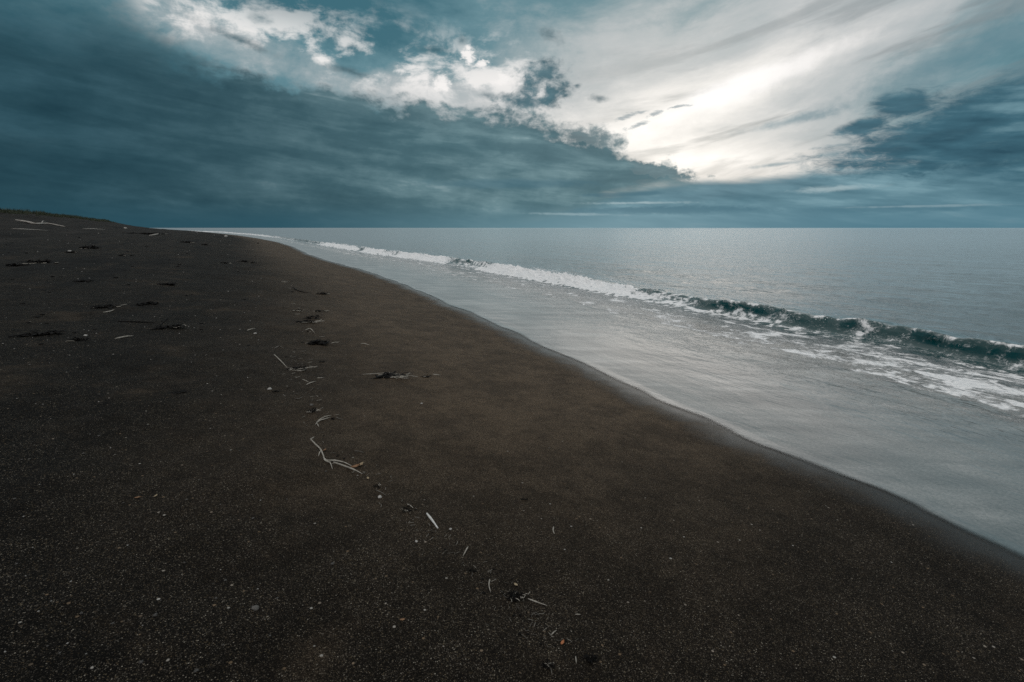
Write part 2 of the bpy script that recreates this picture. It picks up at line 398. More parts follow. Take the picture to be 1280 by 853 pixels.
# ------------------------------------------------------------------ sand
def sand_material():
    m, N, b = new_mat('black_sand')
    tc = N.n.new('ShaderNodeTexCoord').outputs['Object']
    e = attr(N, 'inland')
    def vor(scale, off):
        n = N.n.new('ShaderNodeTexVoronoi'); n.inputs['Scale'].default_value = scale
        mp = N.n.new('ShaderNodeMapping'); mp.inputs['Location'].default_value = (off, off * .7, off * .3)
        N.l.new(tc, mp.inputs[0]); N.l.new(mp.outputs[0], n.inputs['Vector'])
        return n.outputs['Distance'], N.sep(n.outputs['Color'])
    d1, (r1, g1, b1) = vor(330, 0)          # fine grains
    d2, (r2, g2, b2) = vor(165, 3.1)        # coarse grains
    d3, (r3, g3, b3) = vor(48, 7.7)         # grit and little shell bits
    big = N.noise(tc, 0.5, 4, 0.55)
    med = N.noise(tc, 2.6, 4, 0.6)
    fine = N.noise(tc, 22.0, 3, 0.6)
    # smooth brown swash sand by the water, coarse black sand higher up
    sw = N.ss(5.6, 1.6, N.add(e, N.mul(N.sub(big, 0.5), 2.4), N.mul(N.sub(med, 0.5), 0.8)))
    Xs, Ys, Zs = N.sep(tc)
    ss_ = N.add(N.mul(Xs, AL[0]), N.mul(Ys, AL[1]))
    sw = N.mul(sw, N.ss(0.8, 4.5, N.add(ss_, N.mul(N.sub(big, 0.5), 2.0)), 0.12, 1.0))  # black near the camera: darkening of the view's edge put into the sand colour
    black = N.ramp(r1, [(0.0, (0.001, 0.001, 0.001, 1)), (0.55, (0.0030, 0.0029, 0.0027, 1)), (0.82, (0.0085, 0.0077, 0.0064, 1)), (0.95, (0.036, 0.031, 0.024, 1)), (1.0, (0.12, 0.11, 0.095, 1))])
    brown = N.ramp(r1, [(0.0, (0.018, 0.0133, 0.0092, 1)), (0.55, (0.060, 0.0435, 0.0290, 1)), (0.85, (0.108, 0.078, 0.051, 1)), (1.0, (0.21, 0.16, 0.106, 1))])
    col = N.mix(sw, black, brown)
    # coarse grains lying on top
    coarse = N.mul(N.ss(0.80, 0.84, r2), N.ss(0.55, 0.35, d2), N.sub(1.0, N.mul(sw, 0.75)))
    ccol = N.ramp(g2, [(0.0, (0.035, 0.030, 0.024, 1)), (0.5, (0.075, 0.055, 0.032, 1)), (0.8, (0.14, 0.115, 0.078, 1)), (1.0, (0.30, 0.275, 0.23, 1))])
    col = N.mix(N.mul(coarse, 0.9), col, ccol)
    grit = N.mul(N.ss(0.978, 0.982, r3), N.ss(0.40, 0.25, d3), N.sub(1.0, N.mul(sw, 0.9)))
    gcol = N.ramp(g3, [(0.0, (0.10, 0.08, 0.06, 1)), (0.6, (0.17, 0.12, 0.075, 1)), (1.0, (0.42, 0.41, 0.38, 1))])
    col = N.mix(grit, col, gcol)
    # patches of brownish grit and of drier, paler sand
    patch = N.mul(N.ss(0.52, 0.70, N.noise(tc, 0.9, 4, 0.6, 0.3)), N.sub(1.0, sw))
    col = N.mix(N.mul(patch, 0.35), col, N.scale(brown, 0.9))
    dry = N.ss(9.0, 18.0, N.add(e, N.mul(N.sub(big, 0.5), 6.0)))
    col = N.mix(N.mul(dry, 0.45), col, (0.020, 0.018, 0.0165, 1))
    X, Y, Z_ = N.sep(tc)
    sS = N.add(N.mul(X, AL[0]), N.mul(Y, AL[1]))
    tide = N.noise(N.xyz(N.mul(sS, 0.10), e, 0.0), 0.8, 5, 0.6, 0.3)
    up = N.ss(3.5, 8.0, e)
    col = N.mix(N.mul(up, N.ss(0.50, 0.36, tide), 0.65), col, (0.004, 0.004, 0.0043, 1))
    col = N.mix(N.mul(N.ss(7.0, 10.0, e), N.ss(0.56, 0.68, tide), 0.55), col, (0.036, 0.032, 0.029, 1))
    mot = N.ss(0.36, 0.64, N.add(N.mul(med, 0.6), N.mul(N.noise(tc, 9.0, 4, 0.6), 0.4)))
    col = N.scale(col, N.add(0.62, N.mul(mot, 0.5)))
    # wet rim beside the water
    wet = N.ss(0.55, 0.0, N.add(e, N.mul(N.sub(med, 0.5), 0.5)))
    col = N.mix(N.mul(wet, 0.6), col, (0.0095, 0.0085, 0.0075, 1))
    N.put(b.inputs['Base Color'], col)
    N.put(b.inputs['Roughness'], N.add(0.78, N.mul(wet, -0.42), N.mul(sw, -0.10)))
    N.put(b.inputs['Specular IOR Level'], N.add(0.05, N.mul(wet, 0.16)))
    h = N.add(N.mul(N.sub(1.0, d1), 0.30), N.mul(N.sub(1.0, d2), 0.55), N.mul(coarse, 0.9), N.mul(grit, 2.4))
    rough = N.add(0.85, N.mul(sw, -0.45), N.mul(wet, -0.35))
    n1 = bump(N, fine, 0.006, N.mul(rough, 0.8))
    n2 = bump(N, h, 0.0035, rough, n1)
    N.l.new(n2, b.inputs['Normal'])
    return m

def build_sand():
    az = np.concatenate([np.radians(np.linspace(-180, -64, 60))[:-1], np.radians(np.linspace(-64, 64, 760)), np.radians(np.linspace(64, 180, 60))[1:]])
    r = np.concatenate([[0.0, 0.35], np.geomspace(0.7, 400, 620), np.geomspace(420, 40000, 70)])
    R, A = np.meshgrid(r, az, indexing='ij')
    X = R * np.sin(A); Y = R * np.cos(A)
    Z = sand_z(X, Y)
    s = X * AL[0] + Y * AL[1]; d = X * AC[0] + Y * AC[1]
    e = d_shore(s) - d
    me = grid_mesh('sand', X, Y, Z, {'inland': np.clip(e, -50, 200)})
    me.flip_normals()
    o = link('sand_beach', me, sand_material())
    tag(o, 'dark volcanic sand beach sloping down to the water', 'beach', kind='structure')
build_sand()

# ------------------------------------------------------------------ sea
def water_material():
    m, N, b = new_mat('sea_water')
    tc = N.n.new('ShaderNodeTexCoord').outputs['Object']
    X, Y, Z = N.sep(tc)
    s = N.add(N.mul(X, AL[0]), N.mul(Y, AL[1])); d = N.add(N.mul(X, AC[0]), N.mul(Y, AC[1]))
    P = N.xyz(N.mul(s, 0.45), d, Z)                        # crests run along the shore
    P2 = N.xyz(N.mul(s, 0.22), d, 2.0)
    foam = attr(N, 'foam'); milk = attr(N, 'milk'); thin = attr(N, 'thin'); edge = attr(N, 'edge'); calm = attr(N, 'calm')
    lace1 = N.noise(N.xyz(N.mul(s, .8), d, Z), 5.0, 6, 0.62, 0.8)
    lace2 = N.noise(N.xyz(N.mul(s, .8), d, Z), 19.0, 4, 0.6, 0.5)
    ln = N.add(N.mul(lace1, 0.74), N.mul(lace2, 0.26))
    f = N.ss(-0.01, 0.15, N.sub(N.add(foam, ln), 1.0))
    fil = N.ss(0.72, 0.97, N.sub(1.0, N.mul(N.m('ABSOLUTE', N.sub(lace1, 0.5)), 9.0)))
    fil2 = N.ss(0.60, 0.95, N.sub(1.0, N.mul(N.m('ABSOLUTE', N.sub(lace2, 0.48)), 6.0)))
    area = N.ss(0.30, 0.62, N.add(foam, N.mul(N.sub(lace2, 0.5), 0.5)))
    f = N.mx(f, N.mul(N.mx(fil, N.mul(fil2, 0.35)), area, 0.75))
    strk = N.add(N.mul(N.noise(N.xyz(N.mul(X, 0.22), N.mul(N.add(Y, N.mul(X, 0.12)), 1.0), 4.0), 3.4, 5, 0.6, 0.3), 0.7), N.mul(N.noise(P2, 2.0, 4, 0.55, 0.4), 0.3))
    grain = N.noise(N.xyz(N.mul(X, 0.7), Y, Z), 55.0, 3, 0.7, 0.3)
    deep = N.mix(thin, (0.020, 0.044, 0.050, 1), (0.002, 0.046, 0.050, 1))
    mcol = N.ramp(N.add(strk, N.mul(N.sub(grain, 0.5), 0.7)), [(0.30, (0.07, 0.066, 0.060, 1)), (0.5, (0.20, 0.192, 0.178, 1)), (0.74, (0.46, 0.445, 0.42, 1))])
    col = N.mix(milk, deep, mcol)
    fcol = N.ramp(lace2, [(0.3, (0.62, 0.65, 0.67, 1)), (0.6, (0.90, 0.90, 0.90, 1))])
    col = N.mix(f, col, fcol)
    N.put(b.inputs['Base Color'], col)
    N.put(b.inputs['Roughness'], N.add(0.07, N.mul(milk, 0.09), N.mul(f, 0.45)))
    b.inputs['IOR'].default_value = 1.9
    N.put(b.inputs['Specular IOR Level'], N.sub(0.5, N.mul(thin, 0.34)))
    N.put(b.inputs['Alpha'], N.ss(0.02, 0.98, N.add(edge, N.mul(N.sub(N.noise(P2, 5.0, 4, .6), 0.5), 0.25))))
    w1 = N.noise(P, 1.6, 3, 0.5, 0.2); w2 = N.noise(P, 6.0, 3, 0.55, 0.3); w3 = N.noise(P, 24.0, 2, 0.5)
    w0 = N.noise(N.xyz(N.mul(s, 0.10), N.mul(d, 0.5), 6.0), 0.45, 3, 0.5, 0.4)
    h = N.add(N.mul(w0, 0.6), N.mul(w1, 0.16), N.mul(w2, 0.055), N.mul(w3, 0.013), N.mul(f, 0.03), N.mul(N.mul(lace2, f), 0.08))
    n1 = bump(N, h, 1.0, N.mul(calm, N.sub(0.6, N.mul(thin, 0.48))))
    N.l.new(n1, b.inputs['Normal'])
    return m

def spaced(lo, hi, fine, rate, c=3.0, flat=4.0, rate_neg=None):
    up = [c]
    while up[-1] < hi:
        up.append(up[-1] + max(fine, rate * (up[-1] - c - flat)))
    dn = [c]
    while dn[-1] > lo:
        dn.append(dn[-1] - max(fine, (rate_neg or rate) * (c - dn[-1] - flat)))
    return np.array(dn[:0:-1] + up)

def build_sea():
    S = spaced(-30000, 40000, 0.028, 0.0085, 3.5, 3.5, 0.03)
    tA = np.linspace(-0.35, 5.0, 130)                       # offsets seaward of the waterline
    tB = np.concatenate([np.linspace(0, 1, 32)[1:]])
    ds = d_shore(S); dw = d_wave(S)
    wid = np.maximum(dw - ds, 3.0)
    tn = np.concatenate([np.linspace(-0.06, 0.90, 150), np.linspace(0.9, 1.16, 66)[1:], np.linspace(1.16, 1.7, 50)[1:]])
    far = [1.7]; st = 0.011
    while far[-1] < 5000:
        far.append(far[-1] + st); st *= 1.030
    tn = np.concatenate([tn, far[1:]])
    SS, TT = np.meshgrid(S, tn, indexing='ij')
    DS = ds[:, None]; WID = wid[:, None]
    D = DS + TT * WID
    # far out the sheet straightens
    rel = D - (DS + WID)                                     # distance seaward of the wave foot
    out = D - DS
    dist = np.hypot(SS - 0, D)
    # ---- chop
    Z = np.zeros_like(D)
    near = sstep(150, 20, dist)
    amp = sstep(0.6, 5.5, out)
    for k in range(34):
        L = 0.35 * (2.9 / 0.35) ** (k / 33)
        th = rng.normal(0, 0.55)
        kx, ky = math.sin(th) * 2 * math.pi / L, math.cos(th) * 2 * math.pi / L
        a = 0.0042 * L ** 0.8
        Z += a * np.sin(kx * SS + ky * D + rng.random() * 6.28 + 1.2 * perlin(SS * 0.25 + k, D * 0.3)) * near * sstep(0.02 * L, 0.006 * L, dist * 0.0085 * 0.15)
    Z *= (0.22 + 0.78 * sstep(-1.5, 1.8, rel)) * amp
    Z += 0.012 * fbm(SS * 1.3, D * 2.2, 3) * amp * near
    # swell humps behind
    Z += 0.05 * np.exp(-((rel - 7) / 1.6) ** 2) * sstep(60, 10, np.abs(SS - 5)) * (0.6 + 0.6 * perlin(SS * .2, SS * 0))
    # ---- breaking wave: how far broken along the shore
    BS = [-40, -8, 0, 3, 6, 8.5, 10.5, 12.5, 16, 19.5, 21, 23, 27, 29.5, 33, 37, 40, 43, 46, 48, 60, 66, 74, 78, 100, 150, 300, 500]
    BB = [.1, .12, .15, .05, .08, .14, .30, .70, 1, 1, .8, .35, .3, .9, .85, .45, .8, .8, .2, .85, .9, .4, .3, .2, .35, .5, .6, 0]
    HS = [-60, -20, 0, 3, 10, 14, 20, 24, 30, 45, 70, 85, 110, 200, 400, 600]
    HH = [.05, .26, .29, .28, .27, .29, .31, .33, .33, .30, .28, .28, .26, .3, .4, 0]
    br = np.interp(S, BS, BB) + 0.18 * perlin(S * 0.8, S * 0 + 1.7)
    br = np.clip(br, 0, 1)[:, None]
    hh = (np.interp(S, HS, HH) * (1 + 0.20 * perlin(S * 0.7, S * 0 + 5.5) + 0.12 * perlin(S * 2.1, S * 0 + 2.5) + 0.06 * perlin(S * 6.3, S * 0 + 1.5)))[:, None]
    # unbroken: steep hollow face, gentle back;  broken: rounded foam bore
    u = rel
    face = sstep(0.0, 0.42, u) ** 1.35
    back = np.exp(-np.clip(u - 0.42, 0, None) ** 1.25 / 1.15)
    zu = hh * np.where(u < 0.42, face, back) - 0.035 * np.exp(-((u + 0.25) / 0.35) ** 2)
    face2 = sstep(-0.38, 0.35, u) ** 0.75
    back2 = np.exp(-np.clip(u - 0.35, 0, None) ** 1.2 / 0.95)
    zb = hh * 0.92 * np.where(u < 0.35, face2, back2)
    wave = zu * (1 - br) + zb * br
    Z += wave
    on = np.clip(wave / np.maximum(hh, 1e-4), 0, 1)
    # overhanging lip on the unbroken part
    lip = np.exp(-((u - 0.40) / 0.17) ** 2) * (1 - br) * (0.55 + 0.45 * perlin(S * 1.1, S * 0 + 9)[:, None])
    Dd = D - 0.30 * lip * hh / 0.33
    Z = Z - 0.25 * hh * np.exp(-((u - 0.33) / 0.06) ** 2) * lip
    # water sheet hugs the sand near its edge
    X = SS * AL[0] + Dd * AC[0]; Y = SS * AL[1] + Dd * AC[1]
    sz = sand_z(X, Y)
    film = 0.010 + 0.05 * sstep(0.0, 2.2, out)
    Z = np.where(out < 4.0, np.maximum(Z * sstep(0.0, 1.6, out), sz + film * sstep(-0.45, 0.3, out) + 0.001), Z)
    # ---- foam
    foam = np.zeros_like(D)
    n1 = fbm(SS * 1.2, D * 2.4, 4); n2 = fbm(SS * 4.5, D * 6.0, 3)
    bore = sstep(-0.50, -0.28, u + 0.22 * n2) * sstep(0.85, 0.25, u - 0.25 * n1)
    foam = np.maximum(foam, br ** 0.5 * bore * (0.92 + 0.22 * n2))
    crest = np.exp(-((u - 0.40) / 0.10) ** 2)
    foam = np.maximum(foam, (0.50 + 0.30 * n2) * crest * sstep(600, 200, np.abs(SS)))
    # lace thrown down the face of the unbroken part, in tongues
    tong = sstep(0.15, 0.62, perlin(S * 1.25, S * 0 + 4.2))[:, None]
    foam = np.maximum(foam, (0.33 + 0.26 * tong + 0.20 * n2) * sstep(-0.45, 0.05, u) * sstep(0.62, 0.4, u) * (1 - br))
    foam = np.maximum(foam, (0.44 + 0.25 * n1) * sstep(-0.55, -0.3, u) * sstep(0.05, -0.15, u))
    # foam rolling along the foot of the part that is about to break
    foot = sstep(-0.42, -0.12, u + 0.2 * n2) * sstep(0.34, 0.06, u + 0.16 * n1)
    foam = np.maximum(foam, foot * np.interp(S, [-3, 1, 4, 6, 8, 10.5, 13, 20, 28, 30], [.36, .41, .42, .50, .60, .70, .76, .66, .5, .4])[:, None] * (1 + 0.25 * n2))
    # foam drifting in front of the wave
    front = sstep(-2.7 + 0 * u, -1.9, u + 0.35 * n1) * sstep(0.1, -0.5, u)
    sfoam = np.interp(S, [-20, -3, 1, 4, 7, 12, 40, 90, 140], [.46, .54, .60, .57, .50, .47, .46, .42, 0.2])[:, None]
    foam = np.maximum(foam, (sfoam + 0.14 * n1) * front)
    # sharp leading edge of that foam, nearest stretch
    le = np.exp(-((u + 2.05 + 0.35 * n1) / 0.09) ** 2) * sstep(7.5, 3.5, SS)
    foam = np.maximum(foam, 0.66 * le)
    # faint foam in the run-up
    mid = sstep(1.2, 2.4, out) * sstep(-1.8, -2.6, u)
    foam = np.maximum(foam, (0.33 + 0.16 * n1) * mid * sstep(120, 20, np.abs(SS)))
    # thin white rim at the very edge, far stretches
    rim = np.exp(-((out - 0.12) / 0.14) ** 2)
    foam = np.maximum(foam, rim * np.interp(S, [-20, 8, 14, 30, 70, 140, 400, 600], [.0, .15, .36, .42, .46, .50, .62, 0])[:, None])
    # spray lumps
    Z += foam * br * on * 0.11 * np.maximum(fbm(SS * 6, D * 7, 3), -0.3) * near
    milk = sstep(6.0, 3.0, out + 0.5 * n1) * (1 - sstep(-1.6, -0.6, u)) * 0.95 * (0.18 + 0.82 * sstep(-1.0, 6.5, SS + 0.35 * out + 0.8 * n1))
    thin = sstep(-0.5, 0.1, u) * sstep(1.4, 0.5, u) * sstep(600, 200, np.abs(SS))
    edge = sstep(-0.08, 0.09, out + 0.03 * n1)
    calm = 0.12 + 0.88 * sstep(0.6, 4.0, out)
    Z = np.where(D > 900, Z * 0, Z)
    me = grid_mesh('sea', X, Y, Z, {'foam': np.clip(foam, 0, 1), 'milk': np.clip(milk, 0, 1), 'thin': thin, 'edge': edge, 'calm': calm})
    me.flip_normals()
    o = link('sea_water', me, water_material())
    tag(o, 'grey sea with one small breaker running up the dark sand', 'sea', kind='structure')
build_sea()

# ------------------------------------------------------------------ things lying on the sand
def debris_mat(name, c0, c1, rough=0.8, scale=40.0, stretch=1.0, spec=0.3):
    m, N, b = new_mat(name)
    tc = N.n.new('ShaderNodeTexCoord').outputs['Object']
    n = N.noise(tc, scale, 4, 0.6, 0.4)
    N.put(b.inputs['Base Color'], N.ramp(n, [(0.3, (*c0, 1)), (0.7, (*c1, 1))]))
    b.inputs['Roughness'].default_value = rough; b.inputs['Specular IOR Level'].default_value = spec
    N.l.new(bump(N, n, 0.004), b.inputs['Normal'])
    return m

MAT = {
    'straw': debris_mat('bleached_straw', (0.15, 0.138, 0.115), (0.38, 0.355, 0.31)),
    'dim_straw': debris_mat('grey_straw', (0.06, 0.055, 0.047), (0.15, 0.138, 0.12)),
    'white_stick': debris_mat('white_stick', (0.42, 0.42, 0.40), (0.66, 0.66, 0.64)),
    'log': debris_mat('driftwood', (0.22, 0.205, 0.185), (0.42, 0.395, 0.36), scale=5.0),
    'kelp': debris_mat('dry_kelp', (0.0025, 0.0025, 0.0028), (0.010, 0.0085, 0.0075), 0.7, 25.0, spec=0.08),
    'brown_leaf': debris_mat('brown_leaf', (0.14, 0.075, 0.04), (0.26, 0.15, 0.08), 0.7, 60.0),
    'orange_leaf': debris_mat('orange_leaf', (0.26, 0.09, 0.035), (0.38, 0.15, 0.06), 0.65, 60.0),
    'tan_leaf': debris_mat('tan_leaf', (0.20, 0.15, 0.09), (0.40, 0.33, 0.22), 0.7, 60.0),
    'shell': debris_mat('shell_bits', (0.24, 0.23, 0.215), (0.46, 0.445, 0.42), 0.6, 90.0),
    'pebble': debris_mat('grey_pebble', (0.055, 0.052, 0.048), (0.12, 0.114, 0.106), 0.7, 70.0),
    'dark_stone': debris_mat('dark_stone', (0.012, 0.012, 0.013), (0.035, 0.033, 0.031), 0.7, 40.0),
}

class Geo:
    """collects tubes and lumps for one mesh"""
    def __init__(self): self.v = []; self.f = []
    def tube(self, pts, ra, rb=None, sides=6, twist=0.0):
        pts = [np.array(p, float) for p in pts]; n = len(pts); base = len(self.v)
        for i, p in enumerate(pts):
            d = pts[min(i + 1, n - 1)] - pts[max(i - 1, 0)]
            d = d / (np.linalg.norm(d) + 1e-9)
            u = np.cross((0, 0, 1.0), d)
            if np.linalg.norm(u) < 1e-3: u = np.array((1.0, 0, 0))
            u /= np.linalg.norm(u); w = np.cross(d, u)
            A = ra[i] if hasattr(ra, '__len__') else ra
            B = A if rb is None else (rb[i] if hasattr(rb, '__len__') else rb)
            for k in range(sides):
                a = 2 * math.pi * k / sides + twist * i
                self.v.append(tuple(p + u * A * math.cos(a) + w * B * math.sin(a)))
        for i in range(n - 1):
            for k in range(sides):
                a = base + i * sides + k; b = base + i * sides + (k + 1) % sides
                self.f.append((a, b, b + sides, a + sides))
        self.f.append(tuple(base + k for k in range(sides))[::-1])
        self.f.append(tuple(base + (n - 1) * sides + k for k in range(sides)))
    def lump(self, c, r, squash=0.7, jag=0.25):
        bm = bmesh.new(); bmesh.ops.create_icosphere(bm, subdivisions=2, radius=1.0)
        o = np.array([random.uniform(0, 50) for _ in range(3)]); base = len(self.v)
        sx = random.uniform(0.8, 1.3)
        for q in bm.verts:
            p = np.array(q.co)
            k = 1 + jag * float(perlin(np.array([p[0] * 1.3 + o[0] + p[2]]), np.array([p[1] * 1.3 + o[1] - p[2]]))[0])
            self.v.append((c[0] + p[0] * r * k * sx, c[1] + p[1] * r * k, c[2] + p[2] * r * k * squash))
        for q in bm.faces: self.f.append(tuple(base + x.index for x in q.verts))
        bm.free()
    def mesh(self, name):
        me = bpy.data.meshes.new(name); me.from_pydata(self.v, [], self.f)
        me.polygons.foreach_set('use_smooth', [True] * len(me.polygons)); me.update()
        return me

import bmesh

def gz(x, y):
    return float(sand_z(np.array([x]), np.array([y]))[0])

def smooth_path(P, k=3):
    """Catmull-Rom through the points"""
    P = [np.array(p, float) for p in P]
    if len(P) < 3:
        return [P[0] + (P[-1] - P[0]) * t for t in np.linspace(0, 1, 4)]
    Q = [2 * P[0] - P[1]] + P + [2 * P[-1] - P[-2]]; out = []
    for i in range(1, len(Q) - 2):
        for t in np.linspace(0, 1, k, endpoint=False):
            a, b, c, d = Q[i - 1:i + 3]
            out.append(0.5 * (2 * b + (c - a) * t + (2 * a - 5 * b + 4 * c - d) * t * t + (3 * b - a - 3 * c + d) * t ** 3))
    return out + [P[-1]]

def path_on_sand(pix, lift):
    W = []
    for i, (px, py) in enumerate(pix):
        p, t = ground_hit(px, py)
        W.append(p)
    n = len(W)
    for i in range(n):
        W[i][2] += lift * (0.6 + 0.9 * math.sin(math.pi * i / max(n - 1, 1)))
    return smooth_path(W)

def stick(name, pix, px_w, mat, label, cat, group=None, parent=None, taper=0.45, lift=None):
    """a straw, twig or log lying along the traced line; px_w is its thickness in photo pixels"""
    o, t = ground_hit(*pix[len(pix) // 2])
    r = 0.5 * px_w * t / F
    P = path_on_sand(pix, r * 0.7 if lift is None else lift)
    n = len(P)
    rr = [r * (1 - (1 - taper) * abs(2 * i / (n - 1) - 0.8) ** 1.5) * random.uniform(0.85, 1.15) for i in range(n)]
    g = Geo()
    org = o if parent is None else np.array(parent.location)
    g.tube([p - org for p in P], rr)
    ob = link(name, g.mesh(name), MAT[mat], parent)
    if parent is None:
        ob.location = org; tag(ob, label, cat, group)
    return ob

def ribbon_heap(rx, ry, n, rngv, hmax):
    """tangle of dried weed: flat curling strips heaped up in an ellipse"""
    g = Geo()
    for k in range(n):
        a = rngv.uniform(0, 2 * math.pi); q = math.sqrt(rngv.uniform(0, 1)) * 0.8
        x, y = rx * q * math.cos(a), ry * q * math.sin(a)
        th = rngv.gauss(0, 0.5) if rx > ry else rngv.uniform(0, 6.28)
        if rngv.random() < 0.5: th += math.pi
        L = rngv.uniform(0.35, 0.9) * max(rx, ry); m = 7; P = []
        h0 = rngv.uniform(0.0, 1.0) * hmax * (1 - q)
        for i in range(m):
            u = i / (m - 1)
            P.append((x, y, 0.002 + h0 + hmax * 0.5 * math.sin(math.pi * u) * rngv.uniform(0.3, 1)))
            th += rngv.gauss(0, 0.45)
            x += math.cos(th) * L / m; y += math.sin(th) * L / m * min(1.0, ry / rx + 0.35)
        wd = rngv.uniform(0.03, 0.09) * max(rx, ry)
        g.tube(smooth_path(P, 2), [wd * (0.4 + math.sin(math.pi * (i + .5) / 13)) for i in range(13)], [wd * 0.25] * 13, 6, rngv.uniform(-.2, .2))
    return g

def clump(px, py, w, h, label, straws=0, name='seaweed_clump', cat='seaweed', group='clumps of dried seaweed on the sand', dens=1.0):
    o, t = ground_hit(px, py + h * 0.4)
    rx = 0.5 * w * t / F
    ry = max(rx * 0.5, 0.012)
    R2 = random.Random(int(px * 31 + py * 7))
    g = ribbon_heap(rx, ry, int((16 + 12 * min(rx / 0.15, 2.2)) * dens), R2, min(max(0.8 * h * t / F, 0.008), 0.2))
    for k in range(4):
        g.lump((R2.uniform(-.6, .6) * rx, R2.uniform(-.5, .5) * ry, 0.0), rx * R2.uniform(.12, .26), 0.45, 0.5)
    ob = link(name, g.mesh(name), MAT['kelp'], None, o)
    az = math.atan2(o[0], o[1]); ob.rotation_euler = (0, 0, -az + R2.uniform(-.12, .12))
    tag(ob, label, cat, group)
    if straws:
        for k in range(straws):
            sg = Geo()
            x, y = R2.uniform(-1.1, 1.1) * rx, R2.uniform(-1.1, .5) * ry
            th = R2.gauss(0, .55); L = R2.uniform(.15, .5) * rx
            P = []
            for i in range(5):
                P.append((x, y, 0.005 + 0.012 * R2.random())); th += R2.gauss(0, .25)
                x += math.cos(th) * L / 2; y += math.sin(th) * L / 2
            sg.tube(P, max(0.0016, 0.42 * t / F) * R2.uniform(.7, 1.2), None, 5)
            link('tangled_straw', sg.mesh('tangled_straw'), MAT['straw'], ob)
    return ob

def leaf(px, py, w, mat, label, yaw=0.0, curl=0.3, group='dead leaves on the sand'):
    o, t = ground_hit(px, py)
    L = 0.5 * w * t / F
    g = Geo(); n, m = 9, 5; base = 0
    for side in (0, 1):
        for i in range(n):
            u = i / (n - 1) * 2 - 1
            for j in range(m):
                q = j / (m - 1) * 2 - 1
                wd = 0.46 * L * max(1 - abs(u) ** 2.2, 0.03) * (1 + 0.12 * math.sin(9 * u))
                z = 0.004 + L * curl * (u * u * 0.6 + q * q * 0.5) + (0.0012 if side else 0)
                g.v.append((u * L, q * wd, z))
    for side in (0, 1):
        for i in range(n - 1):
            for j in range(m - 1):
                a = side * n * m + i * m + j
                f = (a, a + m, a + m + 1, a + 1)
                g.f.append(f if side else f[::-1])
    rim = [j for j in range(m)] + [i * m + m - 1 for i in range(1, n)] + [(n - 1) * m + j for j in range(m - 2, -1, -1)] + [i * m for i in range(n - 2, 0, -1)]
    for k in range(len(rim)):
        a, b = rim[k], rim[(k + 1) % len(rim)]
        g.f.append((a, a + n * m, b + n * m, b))
    ob = link('dead_leaf', g.mesh('dead_leaf'), MAT[mat], None, o)
    ob.rotation_euler = (random.uniform(-.2, .2), random.uniform(-.2, .2), yaw)
    tag(ob, label, 'leaf', group)
    st = Geo(); st.tube([(L, 0, .004 + L * curl * .6), (L * 1.25, L * .06, .006), (L * 1.5, L * .16, .003)], L * 0.035, None, 5)
    link('leaf_stalk', st.mesh('leaf_stalk'), MAT[mat], ob)
    return ob

def stone(px, py, w, mat, label, name='pebble', cat='pebble', group=None, squash=0.62):
    o, t = ground_hit(px, py)
    g = Geo(); r = 0.5 * w * t / F
    g.lump((0, 0, r * squash * 0.45), r, squash, 0.35)
    ob = link(name, g.mesh(name), MAT[mat], None, o)
    ob.rotation_euler = (0, 0, random.uniform(0, 6.28))
    tag(ob, label, cat, group)
    return ob

